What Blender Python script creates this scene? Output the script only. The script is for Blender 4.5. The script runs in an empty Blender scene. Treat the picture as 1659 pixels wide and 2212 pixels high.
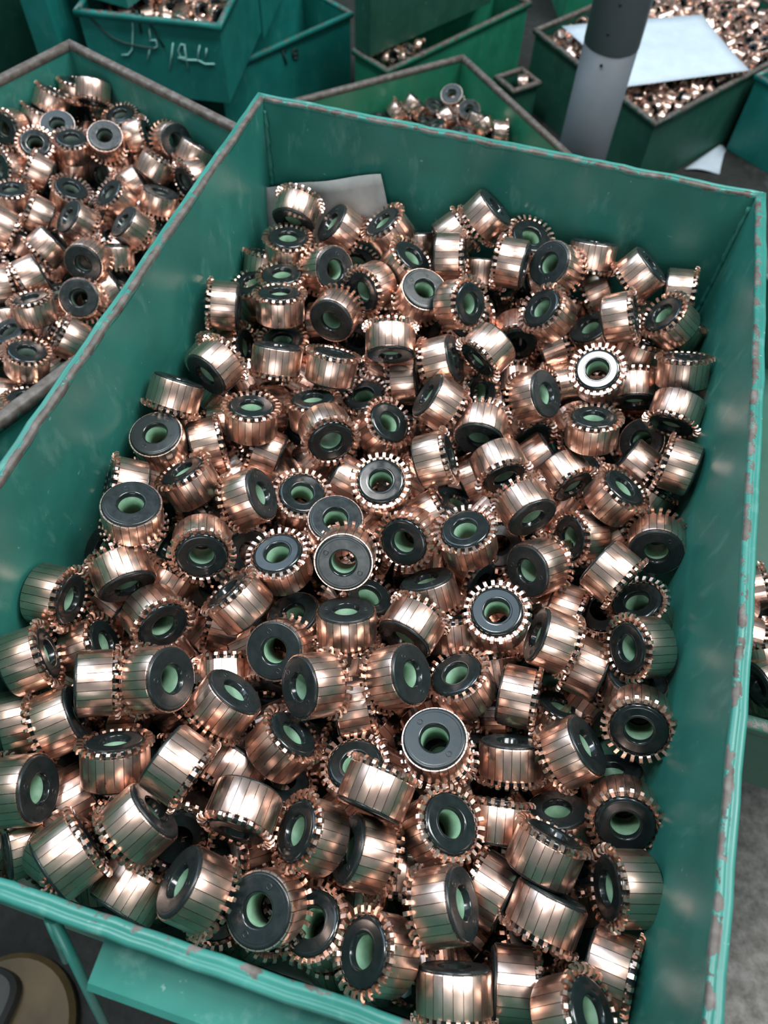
import bpy, bmesh, math, random
import numpy as np
from mathutils import Vector, Matrix, Quaternion

random.seed(7); RNG = np.random.default_rng(11)
PI = math.pi
SC = bpy.context.scene
COL = SC.collection
FZ = 0.5                      # main crate rim height above the floor

# ------------------------------------------------------------------ camera
cam_d = bpy.data.cameras.new('camera'); cam = bpy.data.objects.new('camera', cam_d); COL.objects.link(cam)
SC.camera = cam
cam_d.sensor_fit = 'VERTICAL'; cam_d.sensor_height = 36.0; cam_d.lens = 36.0*1660/2212
cam_d.clip_start = 0.01; cam_d.clip_end = 50
cam.matrix_world = Matrix(((0.958943, -0.253990, 0.124419, 0.19460), (0.280858, 0.807607, -0.518327, -0.42227), (0.031112, 0.532147, 0.846053, 0.25827+FZ), (0, 0, 0, 1)))
cam_d.dof.use_dof = True; cam_d.dof.focus_distance = 0.34; cam_d.dof.aperture_fstop = 27.02/1.9

# ------------------------------------------------------------------ world, lamps, exposure
W = bpy.data.worlds.new('hall_light'); SC.world = W; W.use_nodes = True
bg = W.node_tree.nodes['Background']; bg.inputs[0].default_value = (0.66, 0.82, 0.90, 1); bg.inputs[1].default_value = 0.25
def area(name, loc, target, sx, sy, power, color):
    d = bpy.data.lights.new(name, 'AREA'); d.shape = 'RECTANGLE'; d.size = sx; d.size_y = sy; d.energy = power; d.color = color
    o = bpy.data.objects.new(name, d); COL.objects.link(o); o.location = loc
    o.rotation_euler = (Vector(target)-Vector(loc)).to_track_quat('-Z', 'Y').to_euler(); return o
area('skylight', (1.25, 0.45, 3.0), (0.1, -0.1, 0.4), 0.8, 1.6, 98, (0.97, 0.99, 1.0))
area('window', (-1.45, 0.75, 2.55), (0.1, -0.1, 0.4), 1.4, 2.2, 38, (0.60, 0.80, 1.0))
area('ceiling_lamp', (-0.64, -0.16, 2.85), (0.2, -0.15, 0.4), 0.30, 0.50, 30, (1.0, 0.99, 0.97))
area('doorway', (0.6, -2.6, 1.6), (0.2, -0.2, 0.4), 1.6, 1.0, 22, (0.95, 0.98, 1.0))
SC.view_settings.view_transform = 'Standard'; SC.view_settings.look = 'None'
SC.view_settings.gamma = 1.0; SC.view_settings.use_curve_mapping = False
SC.view_settings.exposure = 0.0

# ------------------------------------------------------------------ materials
def mat(name):
    m = bpy.data.materials.new(name); m.use_nodes = True; nt = m.node_tree
    return m, nt, nt.nodes['Principled BSDF']
def node(nt, t, **kw):
    n = nt.nodes.new(t)
    for k, v in kw.items():
        if k in n.inputs: n.inputs[k].default_value = v
        else: setattr(n, k, v)
    return n
def ramp(nt, fac, stops):
    r = nt.nodes.new('ShaderNodeValToRGB'); e = r.color_ramp.elements
    while len(e) > 1: e.remove(e[-1])
    e[0].position, e[0].color = stops[0][0], stops[0][1]
    for p, c in stops[1:]:
        x = e.new(p); x.color = c
    nt.links.new(fac, r.inputs[0]); return r.outputs[0]
def g(v): return (v, v, v, 1)
def mixc(nt, fac, a, b):
    m = nt.nodes.new('ShaderNodeMix'); m.data_type = 'RGBA'
    if isinstance(fac, (int, float)): m.inputs[0].default_value = fac
    else: nt.links.new(fac, m.inputs[0])
    for s, v in ((6, a), (7, b)):
        if isinstance(v, tuple): m.inputs[s].default_value = v
        else: nt.links.new(v, m.inputs[s])
    return m.outputs[2]
def math_(nt, op, a, b):
    m = nt.nodes.new('ShaderNodeMath'); m.operation = op
    for s, v in ((0, a), (1, b)):
        if isinstance(v, (int, float)): m.inputs[s].default_value = v
        else: nt.links.new(v, m.inputs[s])
    return m.outputs[0]
def coords(nt, kind='Object'):
    return nt.nodes.new('ShaderNodeTexCoord').outputs[kind]
def noise(nt, vec, scale, detail=3, rough=.55):
    n = node(nt, 'ShaderNodeTexNoise', Scale=scale, Detail=detail, Roughness=rough)
    nt.links.new(vec, n.inputs['Vector']); return n.outputs['Fac']
def bump(nt, b, h, strength, dist):
    n = node(nt, 'ShaderNodeBump', Strength=strength, Distance=dist)
    nt.links.new(h, n.inputs['Height']); nt.links.new(n.outputs[0], b.inputs['Normal'])
def stretch(nt, vec, s):
    m = nt.nodes.new('ShaderNodeMapping'); m.inputs['Scale'].default_value = s
    nt.links.new(vec, m.inputs['Vector']); return m.outputs[0]

def copper_material():
    m, nt, b = mat('copper')
    oi = nt.nodes.new('ShaderNodeObjectInfo').outputs['Random']
    c = ramp(nt, oi, [(0, (0.78, 0.52, 0.42, 1)), (.5, (0.86, 0.61, 0.51, 1)), (1, (0.81, 0.59, 0.47, 1))])
    v = stretch(nt, coords(nt), (1, 1, .12))
    n = noise(nt, v, 1900, 3)
    nt.links.new(c, b.inputs['Base Color']); b.inputs['Metallic'].default_value = 1
    r = ramp(nt, noise(nt, coords(nt), 120, 2), [(.3, g(.22)), (.7, g(.33))])
    nt.links.new(r, b.inputs['Roughness'])
    bump(nt, b, n, .20, .00008)
    return m
def resin_material(name, col, r0, r1):
    m, nt, b = mat(name)
    n = noise(nt, coords(nt), 260, 2)
    nt.links.new(ramp(nt, n, [(.3, col), (.75, tuple(min(1, x*1.35) for x in col[:3])+(1,))]), b.inputs['Base Color'])
    nt.links.new(ramp(nt, n, [(.3, g(r0)), (.7, g(r1))]), b.inputs['Roughness'])
    b.inputs['Specular IOR Level'].default_value = .55
    return m
def plain_material(name, col, rough, metal=0, nscale=60, var=.25, bmp=0):
    m, nt, b = mat(name)
    n = noise(nt, coords(nt), nscale, 4)
    nt.links.new(ramp(nt, n, [(.3, tuple(x*(1-var) for x in col)+(1,)), (.7, tuple(min(1, x*(1+var)) for x in col)+(1,))]), b.inputs['Base Color'])
    b.inputs['Roughness'].default_value = rough; b.inputs['Metallic'].default_value = metal
    if bmp: bump(nt, b, n, .4, bmp)
    return m
def paint_material(name, col, scuff, rough=.38, wear_amount=1.0):
    """green enamel on sheet steel: scuffs, drips, and bare rusty steel where the 'wear' attribute is high"""
    m, nt, b = mat(name)
    co = coords(nt)
    n1 = noise(nt, co, 26, 5); n2 = noise(nt, stretch(nt, co, (1, 1, .35)), 90, 4, .65); n3 = noise(nt, co, 240, 3)
    base = ramp(nt, n1, [(.25, tuple(x*.80 for x in col)+(1,)), (.75, tuple(x*1.18 for x in col)+(1,))])
    sc = ramp(nt, n2, [(.56, g(0)), (.78, g(.55))])
    base = mixc(nt, sc, base, scuff+(1,))
    spots = ramp(nt, n3, [(.70, g(0)), (.75, g(.4))])
    base = mixc(nt, spots, base, (.35, .55, .5, 1))
    at = nt.nodes.new('ShaderNodeAttribute'); at.attribute_name = 'wear'
    nw = noise(nt, co, 105, 5, .62)
    w = math_(nt, 'ADD', math_(nt, 'MULTIPLY', at.outputs['Fac'], wear_amount), math_(nt, 'MULTIPLY', math_(nt, 'SUBTRACT', nw, .5), 1.7))
    wf = ramp(nt, w, [(.50, g(0)), (.54, g(1))])
    steel = ramp(nt, noise(nt, co, 160, 4), [(.3, (.060, .045, .036, 1)), (.55, (.115, .10, .088, 1)), (.8, (.20, .19, .18, 1))])
    nt.links.new(mixc(nt, wf, base, steel), b.inputs['Base Color'])
    rr = nt.nodes.new('ShaderNodeMix'); rr.data_type = 'FLOAT'
    nt.links.new(wf, rr.inputs[0]); rr.inputs[3].default_value = .6
    nt.links.new(ramp(nt, n1, [(.3, g(rough-.08)), (.7, g(rough+.12))]), rr.inputs[2])
    nt.links.new(rr.outputs[0], b.inputs['Roughness'])
    hh = math_(nt, 'ADD', math_(nt, 'MULTIPLY', n1, .6), math_(nt, 'MULTIPLY', wf, -.25))
    bump(nt, b, hh, .35, .0015)
    return m
COPPER = copper_material()
RESIN = resin_material('black_resin', (.009, .013, .013, 1), .11, .22)
RESIN_MATTE = resin_material('slate_resin', (.0115, .0165, .017, 1), .24, .38)
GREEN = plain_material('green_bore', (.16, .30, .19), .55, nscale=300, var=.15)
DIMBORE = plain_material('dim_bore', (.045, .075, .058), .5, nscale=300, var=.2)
TEAL = paint_material('teal_enamel', (.026, .190, .155), (.17, .36, .31))
GREENP = paint_material('green_enamel', (.018, .205, .115), (.07, .26, .17))
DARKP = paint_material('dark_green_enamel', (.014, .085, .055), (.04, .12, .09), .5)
BLUEP = paint_material('blue_green_enamel', (.012, .20, .175), (.08, .30, .26))
PAPER = plain_material('white_paper', (.50, .59, .66), .8, nscale=40, var=.07)
CARD = plain_material('grey_card', (.27, .28, .275), .75, nscale=90, var=.14, bmp=.0006)
CHALK = plain_material('chalk', (.30, .62, .58), .9, nscale=900, var=.5)
INK = plain_material('dark_ink', (.012, .05, .045), .6)
PIPE = plain_material('grey_pipe', (.21, .245, .275), .42, nscale=8, var=.12)
PIPE2 = plain_material('dull_grey_pipe', (.105, .122, .138), .5, nscale=10, var=.15)
BOLT = plain_material('dark_bolt', (.02, .02, .022), .5)
STEEL = plain_material('dark_steel', (.045, .047, .047), .55, .3, nscale=30, var=.35)
OCHRE = plain_material('ochre_paint', (.085, .056, .022), .6, nscale=26, var=.35)
RUBBER = plain_material('grey_rubber', (.05, .052, .05), .6, nscale=30, var=.2)
def floor_material():
    m, nt, b = mat('concrete')
    co = coords(nt)
    a = ramp(nt, noise(nt, co, 75, 4, .7), [(.35, (.15, .145, .13, 1)), (.65, (.33, .32, .30, 1))])
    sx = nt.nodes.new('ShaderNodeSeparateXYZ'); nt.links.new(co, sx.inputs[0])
    side = math_(nt, 'SUBTRACT', sx.outputs[0], math_(nt, 'MULTIPLY', sx.outputs[1], .3))     # shade among the crates painted into the floor, except along the right front
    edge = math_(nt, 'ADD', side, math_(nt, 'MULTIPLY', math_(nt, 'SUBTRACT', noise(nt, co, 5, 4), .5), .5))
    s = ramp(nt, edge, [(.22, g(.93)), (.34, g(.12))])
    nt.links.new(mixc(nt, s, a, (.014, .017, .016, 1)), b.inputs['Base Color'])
    b.inputs['Roughness'].default_value = .85; b.inputs['Specular IOR Level'].default_value = .12
    bump(nt, b, noise(nt, co, 220, 4), .5, .002)
    return m
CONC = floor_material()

# ------------------------------------------------------------------ mesh helpers
def link_mesh(name, bm, mats, parent=None, smooth=False):
    me = bpy.data.meshes.new(name); bm.to_mesh(me); bm.free()
    for mm in (mats if isinstance(mats, (list, tuple)) else [mats]): me.materials.append(mm)
    if smooth:
        for p in me.polygons: p.use_smooth = True
    o = bpy.data.objects.new(name, me); COL.objects.link(o)
    if parent is not None: o.parent = parent
    return o
def thing(name, label, cat, loc=(0, 0, 0), group=None):
    o = bpy.data.objects.new(name, None); COL.objects.link(o); o.location = loc; o.empty_display_size = .02
    o['label'] = label; o['category'] = cat
    if group: o['group'] = group
    return o
def tag(o, label, cat, group=None):
    o['label'] = label; o['category'] = cat
    if group: o['group'] = group
    return o
def add_box(bm, M, sx, sy, sz, bev=0):
    r = bmesh.ops.create_cube(bm, size=1, matrix=M @ Matrix.Diagonal((sx, sy, sz, 1)))
    if bev:
        es = list({e for v in r['verts'] for e in v.link_edges})
        bmesh.ops.bevel(bm, geom=es, offset=bev, segments=2, affect='EDGES')
def add_lathe(bm, prof, seg, mat_of=None, smooth=True, closed=True):
    rings = []
    for (r, z) in prof:
        rings.append([bm.verts.new((r*math.cos(2*PI*i/seg), r*math.sin(2*PI*i/seg), z)) for i in range(seg)])
    n = len(prof)
    for k in range(n if closed else n-1):
        a, b = rings[k], rings[(k+1) % n]
        for i in range(seg):
            f = bm.faces.new((a[i], a[(i+1) % seg], b[(i+1) % seg], b[i])); f.smooth = smooth
            if mat_of: f.material_index = mat_of[k]
def add_tube(bm, pts, r, seg=10, cap=True):
    pts = [Vector(p) for p in pts]; rings = []
    t0 = (pts[1]-pts[0]).normalized(); up = Vector((0, 0, 1)) if abs(t0.z) < .9 else Vector((1, 0, 0))
    x = t0.cross(up).normalized()
    for i, p in enumerate(pts):
        t = (pts[min(i+1, len(pts)-1)]-pts[max(i-1, 0)]).normalized()
        x = (x - t*x.dot(t)).normalized(); y = t.cross(x)
        rr = r[i] if isinstance(r, (list, tuple)) else r
        rings.append([bm.verts.new(p + (x*math.cos(2*PI*k/seg)+y*math.sin(2*PI*k/seg))*rr) for k in range(seg)])
    for a, b in zip(rings, rings[1:]):
        for k in range(seg):
            f = bm.faces.new((a[k], a[(k+1) % seg], b[(k+1) % seg], b[k])); f.smooth = True
    if cap:
        bm.faces.new(rings[0][::-1]); bm.faces.new(rings[-1])
def frame_quat(n, spin):
    return Vector((0, 0, 1)).rotation_difference(Vector(n)) @ Quaternion((0, 0, 1), spin)

# ------------------------------------------------------------------ the floor
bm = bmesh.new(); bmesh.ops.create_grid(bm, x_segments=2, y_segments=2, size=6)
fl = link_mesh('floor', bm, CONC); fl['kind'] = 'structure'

# ------------------------------------------------------------------ crates
def off_poly(poly, o):
    """polygon (counter-clockwise) moved outward by o"""
    n = len(poly); out = []
    for i in range(n):
        p0, p1, p2 = Vector(poly[i-1]), Vector(poly[i]), Vector(poly[(i+1) % n])
        d1, d2 = (p1-p0).normalized(), (p2-p1).normalized()
        n1, n2 = Vector((d1.y, -d1.x)), Vector((d2.y, -d2.x))
        k = (n1+n2).normalized(); out.append(p1 + k*(o/max(.3, k.dot(n1))))
    return out
RIM_FULL = [(-.0023, -.0028, .10), (-.0024, -.0008, .50), (-.0017, -.0001, .50), (.0001, 0, .40), (.0006, -.0006, .42), (.0011, 0, .02),
            (.0025, 0, -.05), (.0032, -.0006, .06), (.0036, -.0018, -.05), (.0036, -.0080, -.15), (.0030, -.0088, .1), (.0002, -.0088, -.2)]
RIM_SLIM = [(-.0030, -.0050, .70), (-.0030, -.0006, .95), (-.0015, 0, 1.0), (.0030, 0, .95), (.0042, -.0010, .75), (.0042, -.0080, .25), (.0002, -.0085, .0)]
def crate(name, label, poly, ztop, h, paint, rim=RIM_SLIM, t=.0022, wear_shift=0., group=None, segs=6, jitter=0., edge_wear=(0, 0, 0, 0, 0), bow=(0, 0, 0, 0, 0), belly=(0, 0, 0, 0, 0)):
    c = sum((Vector(p) for p in poly), Vector((0, 0)))/len(poly)
    root = thing(name, label, 'crate', (c.x, c.y, ztop-h), group)
    pl = [Vector(p)-c for p in poly]; n = len(pl); inn = off_poly(pl, -t)
    for i in range(n):
        j = (i+1) % n
        bm = bmesh.new(); K = max(2, segs)
        rows = []
        ax = (pl[j]-pl[i]).normalized(); nrm = Vector((ax.y, -ax.x))
        lenE = (pl[j]-pl[i]).length
        for k in range(K+1):
            f = k/K; o = pl[i].lerp(pl[j], f); q = inn[i].lerp(inn[j], f)
            row = []
            for zz, side in ((.0, 0), (h*.5, 0), (h-.002, 0), (h-.002, 1), (h*.5, 1), (.0, 1)):
                bulge = bow[i]*4*f*(1-f) + belly[i]*math.sin(PI*min(1, max(0, (zz-.0)/h))) + jitter*math.sin(PI*f)*math.sin(PI*min(1, zz/h))*math.sin(5.3*f+i*2)
                p = (q if side else o) + nrm*bulge
                row.append(bm.verts.new((p.x, p.y, zz)))
            rows.append(row)
        for a, b in zip(rows, rows[1:]):
            for s in range(6):
                bm.faces.new((a[s], b[s], b[(s+1) % 6], a[(s+1) % 6]))
        bm.faces.new(rows[0]); bm.faces.new(rows[-1][::-1])
        bmesh.ops.recalc_face_normals(bm, faces=bm.faces)
        link_mesh('side_panel', bm, paint, root)
        # the folded hem along the top of this side
        bm = bmesh.new(); lay = bm.verts.layers.float.new('wear')
        K2 = max(2, segs*3 if rim is RIM_FULL else segs); rows = []
        offs = [off_poly(pl, o) for (o, _z, _w) in rim]
        jit = [(random.uniform(-1, 1)*.0003, random.uniform(-1, 1)*.0003) for _ in range(K2+1)]
        jit[0] = jit[-1] = (0, 0)
        for k in range(K2+1):
            f = k/K2; row = []
            for m_, (o, z_, w_) in enumerate(rim):
                p = offs[m_][i].lerp(offs[m_][j], f) + nrm*((jit[k][0] if jitter else 0)+bow[i]*4*f*(1-f))
                v = bm.verts.new((p.x, p.y, h+z_+(jit[k][1] if jitter else 0))); v[lay] = w_+wear_shift+edge_wear[i]*(1 if m_ < 5 else .25); row.append(v)
            rows.append(row)
        R_ = len(rim)
        for a, b in zip(rows, rows[1:]):
            for s in range(R_):
                f = bm.faces.new((a[s], b[s], b[(s+1) % R_], a[(s+1) % R_])); f.smooth = s < R_-1
        bm.faces.new(rows[0]); bm.faces.new(rows[-1][::-1])
        bmesh.ops.recalc_face_normals(bm, faces=bm.faces)
        link_mesh('rim_hem', bm, paint, root)
    bm = bmesh.new()
    lo = [bm.verts.new((p.x, p.y, .0)) for p in inn]; hi = [bm.verts.new((p.x, p.y, .003)) for p in inn]
    bm.faces.new(lo[::-1]); bm.faces.new(hi)
    for i in range(n): bm.faces.new((lo[i], lo[(i+1) % n], hi[(i+1) % n], hi[i]))
    link_mesh('bottom_panel', bm, DARKP, root)  # dark enamel puts the shade beneath the pile into the bottom's colour
    return root, c
def rect(corner, a, b, la, lb):
    """counter-clockwise rectangle from a corner and two directions"""
    P = Vector(corner); A = Vector(a).normalized()*la; B = Vector(b).normalized()*lb
    q = [P, P+A, P+A+B, P+B]
    return q if A.x*B.y-A.y*B.x > 0 else q[::-1]

MW, ML = .300, 0.4240+.0020
MX0, MX1, MY1 = .0036, .300-.0036, -.0036
MAINPOLY = [(MX0, -ML), (MX1-.0044, -ML), (MX1, MY1), (MX0, MY1)]
main, mc = crate('parts_crate', 'large teal metal crate heaped with commutators, filling the middle of the view',
                 MAINPOLY, FZ, .125, TEAL, RIM_FULL, segs=14, jitter=.0016, edge_wear=(-.06, .06, .10, .26), bow=(0, .0044, 0, 0), belly=(.0050, 0, 0, 0))
# weld beads up the two back corners
for sx in (1, -1):
    bm = bmesh.new()
    x = (MX0+.0026 if sx > 0 else MX1-.0026) - mc.x; y = MY1-.0026 - mc.y
    pts = [(x+sx*.0006*random.random(), y-.0006*random.random(), .03+.088*k/40) for k in range(41)]
    add_tube(bm, pts, [.0012+.0008*random.random() for _ in range(41)], 6)
    link_mesh('weld_bead', bm, TEAL, main)
# grip ledge and carrying rod on the front side
def ledge():
    bm = bmesh.new(); prof = [(-ML+.0005, -.021), (-ML-.0165, -.0235), (-ML-.0185, -.0255), (-ML-.0185, -.034), (-ML-.0165, -.034), (-ML-.0160, -.027), (-ML+.0005, -.0235)]
    rows = []
    for x in np.linspace(.114, .285, 12):
        rows.append([bm.verts.new((x-mc.x, y-mc.y, .125+z)) for y, z in prof])
    n = len(prof)
    for a, b in zip(rows, rows[1:]):
        for s in range(n): bm.faces.new((a[s], b[s], b[(s+1) % n], a[(s+1) % n]))
    bm.faces.new(rows[0]); bm.faces.new(rows[-1][::-1])
    bmesh.ops.recalc_face_normals(bm, faces=bm.faces)
    link_mesh('grip_ledge', bm, TEAL, main)
ledge()
def front_rod():
    bm = bmesh.new(); pts = [Vector(p) for p in [(0.0994, -0.4294, -0.012), (0.1054, -0.4457, -0.0535), (0.1114, -0.462, -0.095)]]
    add_tube(bm, [p-Vector((mc.x, mc.y, -.125)) for p in pts], .0017, 10)
    link_mesh('handle_rod', bm, TEAL, main)
    bm = bmesh.new(); pts = [Vector(p) for p in [(0.0977, -0.4299, -0.012), (0.0988, -0.4401, -0.042)]]
    add_tube(bm, [p-Vector((mc.x, mc.y, -.125)) for p in pts], .0013, 8)
    link_mesh('handle_rod', bm, TEAL, main)
front_rod()
for k in range(3):
    crate('parts_crate', ['teal crate at the floor, lowest under the large heaped crate', 'teal crate, second up from the floor under the large heaped crate', 'teal crate right below the large heaped crate'][k],
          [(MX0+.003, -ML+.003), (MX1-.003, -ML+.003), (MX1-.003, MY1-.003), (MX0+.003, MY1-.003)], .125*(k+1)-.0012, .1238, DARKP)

left_poly = [(-0.239, 0.1559), (-0.3882, -0.2367), (-0.1269, -0.336), (-0.0185, -0.0509), (-0.0197, 0.0726)]
left, lc = crate('parts_crate', 'green crate at the left, bare brown rim, heaped with commutators', left_poly, FZ-.085, .138, TEAL, RIM_SLIM, wear_shift=.25, segs=10)
for k in range(2):
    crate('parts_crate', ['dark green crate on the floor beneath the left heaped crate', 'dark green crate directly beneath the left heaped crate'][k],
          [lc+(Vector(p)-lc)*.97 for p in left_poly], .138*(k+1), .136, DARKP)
rear_poly = [(0.024, 0.5685), (-0.175, 0.3715), (0.0361, 0.1583), (0.2351, 0.3553)]
rear, rc = crate('parts_crate', 'bright green crate behind the large one, few commutators inside', rear_poly, FZ-.25, .125, GREENP, RIM_SLIM, segs=8)
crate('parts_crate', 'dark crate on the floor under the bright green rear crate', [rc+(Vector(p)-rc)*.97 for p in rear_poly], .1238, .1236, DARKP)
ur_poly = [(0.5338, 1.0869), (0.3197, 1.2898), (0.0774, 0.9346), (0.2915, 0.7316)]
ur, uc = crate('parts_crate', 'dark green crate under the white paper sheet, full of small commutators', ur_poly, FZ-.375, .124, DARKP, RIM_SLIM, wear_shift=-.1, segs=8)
chalk_poly = [(-0.3218, 0.7359), (-0.5077, 0.7081), (-0.4781, 0.5103), (-0.2922, 0.5381)]
chalk, cc_ = crate('parts_crate', 'teal crate with white chalk writing on its front', chalk_poly, FZ-.25, .105, BLUEP, RIM_SLIM, wear_shift=-.45)
crate('parts_crate', 'dark crate on the floor holding up the chalked crate', [(-0.4088, 0.642), (-0.4929, 0.6294), (-0.4767, 0.5206), (-0.3926, 0.5332)], FZ-.357, .143, DARKP)
tb_poly = [(-0.3291, 0.9419), (-0.4626, 0.7072), (-0.3583, 0.6478), (-0.2248, 0.8825)]
tb, tc_ = crate('parts_crate', 'empty-looking teal crate with dark letters on its side, right of the chalked crate', tb_poly, FZ-.375, .124, BLUEP, RIM_SLIM, wear_shift=-.5)
mid_poly = [(-0.1182, 0.7365), (0.0484, 1.0213), (-0.0163, 1.0592), (-0.1829, 0.7743)]
mid, _m = crate('parts_crate', 'green crate behind the rear crate, dark crate stacked on it', mid_poly, FZ-.375, .124, GREENP, RIM_SLIM, wear_shift=-.2)
crate('parts_crate', 'very dark green crate stacked on top behind the rear crate', [(-0.1527, 0.7566), (-0.0112, 0.9867), (-0.0315, 1.0333), (-0.1829, 0.7743)], FZ-.375+.150, .148, DARKP, RIM_SLIM)
crate('parts_crate', 'teal crate stacked cornerwise on top of the chalked crate', [(-0.3921, 0.6774), (-0.4776, 0.6797), (-0.4977, 0.5411), (-0.4135, 0.529)], FZ-.25+.128, .126, BLUEP, RIM_SLIM, wear_shift=-.5)
crate('parts_crate', 'teal crate behind the chalked crate, next to the lettered one', [(-0.3232, 0.7458), (-0.3513, 0.9337), (-0.5491, 0.9041), (-0.521, 0.7162)], FZ-.20, .172, BLUEP, RIM_SLIM, wear_shift=-.5)
crate('parts_crate', 'teal crate at the far left behind the left crate', [(-0.5499, 0.4968), (-0.5079, 0.4918), (-0.5379, 0.6968), (-0.6099, 0.7068)], FZ-.18, .319, BLUEP, RIM_SLIM, wear_shift=-.5)
crate('parts_crate', 'blue-green crate at the right picture edge, right of the white sheet', [(0.4328, 0.9152), (0.6806, 0.7461), (0.8497, 0.994), (0.6018, 1.163)], FZ-.375, .124, BLUEP, RIM_SLIM, wear_shift=-.4)
crate('parts_crate', 'very dark crate added to darken the far left behind the left heaped crate', [(-.96, .50), (-.66, .46), (-.64, .70), (-.94, .74)], FZ-.25, .249, DARKP)  # added crate, keeps the far left corner dark over the lit floor
crate('parts_crate', 'low dark crate between the rear crate and the grey pole', [(0.0684, 0.8291), (0.1019, 0.8662), (0.0685, 0.8963), (0.035, 0.8592)], FZ-.42, .079, DARKP, RIM_SLIM)
crate('parts_crate', 'green crate standing in the far background above the pole', [(0.1, 1.22), (0.42, 1.35), (0.33, 1.6), (0.01, 1.47)], FZ-.25, .249, GREENP, RIM_SLIM)
e_poly = [(0.314, -0.252), (0.6, -0.252), (0.6, 0.1), (0.314, 0.1)]
ecr, ec = crate('parts_crate', 'green crate beside the right wall of the large crate, mostly hidden', e_poly, FZ-.125, .09, DARKP, RIM_SLIM, wear_shift=-.5)
crate('parts_crate', 'dark crate on the floor holding up the hidden right-hand crate', [(.43, -.12), (.60, -.12), (.60, .09), (.43, .09)], FZ-.216, .284, DARKP)
# writing
def strokes(name, paths, r, m_, parent, ploc):
    bm = bmesh.new()
    for p in paths: add_tube(bm, [Vector(q)-Vector(ploc) for q in p], r, 6)
    o = link_mesh(name, bm, m_, parent); return o
strokes('chalk_writing', [[(-0.4057, 0.5205, 0.2458), (-0.4078, 0.5202, 0.2327), (-0.4118, 0.5196, 0.2177), (-0.4158, 0.519, 0.2053), (-0.423, 0.5179, 0.1978), (-0.4322, 0.5165, 0.1964)], [(-0.3856, 0.5235, 0.2349), (-0.3865, 0.5234, 0.2261), (-0.387, 0.5233, 0.2187)], [(-0.3887, 0.523, 0.2193), (-0.3802, 0.5243, 0.2208), (-0.3796, 0.5244, 0.2127), (-0.3894, 0.5229, 0.208)], [(-0.39, 0.5229, 0.2109), (-0.3972, 0.5218, 0.1935)], [(-0.3573, 0.5277, 0.2194), (-0.3631, 0.5269, 0.2016), (-0.3693, 0.5259, 0.1839)], [(-0.3407, 0.5302, 0.2181), (-0.3468, 0.5293, 0.219), (-0.3522, 0.5285, 0.2103), (-0.3511, 0.5287, 0.2013), (-0.343, 0.5299, 0.2021)], [(-0.3423, 0.53, 0.218), (-0.343, 0.5299, 0.2036), (-0.343, 0.5299, 0.1867)], [(-0.3542, 0.5282, 0.201), (-0.3434, 0.5298, 0.199), (-0.3272, 0.5322, 0.2004), (-0.3184, 0.5336, 0.1962), (-0.3054, 0.5355, 0.1976)], [(-0.3214, 0.5331, 0.2201), (-0.3252, 0.5325, 0.21), (-0.3272, 0.5322, 0.2007)], [(-0.313, 0.5344, 0.2172), (-0.3161, 0.5339, 0.2049)]], .0011, CHALK, chalk, chalk.location)
strokes('painted_letters', [[(-0.2995, 0.75, 0.1146), (-0.2932, 0.7611, 0.1092)], [(-0.2972, 0.754, 0.1122), (-0.2942, 0.7594, 0.0893)], [(-0.2873, 0.7715, 0.1065), (-0.2867, 0.7726, 0.0933)], [(-0.2873, 0.7715, 0.1065), (-0.2819, 0.7809, 0.1038), (-0.2822, 0.7804, 0.0976), (-0.2866, 0.7726, 0.0997)], [(-0.2866, 0.7726, 0.0997), (-0.2817, 0.7813, 0.0946), (-0.2825, 0.7798, 0.0896), (-0.2864, 0.773, 0.0932)]], .0020, INK, tb, tb.location)
strokes('drip_stain', [[(-0.4745, 0.5102, 0.2526), (-0.4639, 0.5118, 0.2416), (-0.4533, 0.5134, 0.2297), (-0.4393, 0.5155, 0.218), (-0.4248, 0.5177, 0.2127), (-0.4031, 0.5209, 0.2104), (-0.3827, 0.5239, 0.2094)], [(-0.3907, 0.5228, 0.2528), (-0.3835, 0.5238, 0.2408), (-0.3773, 0.5248, 0.227), (-0.3709, 0.5257, 0.2129)], [(-0.3978, 0.5217, 0.2549), (-0.3977, 0.5217, 0.2394), (-0.3982, 0.5216, 0.2279)]], .0016, INK, chalk, chalk.location)

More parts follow.
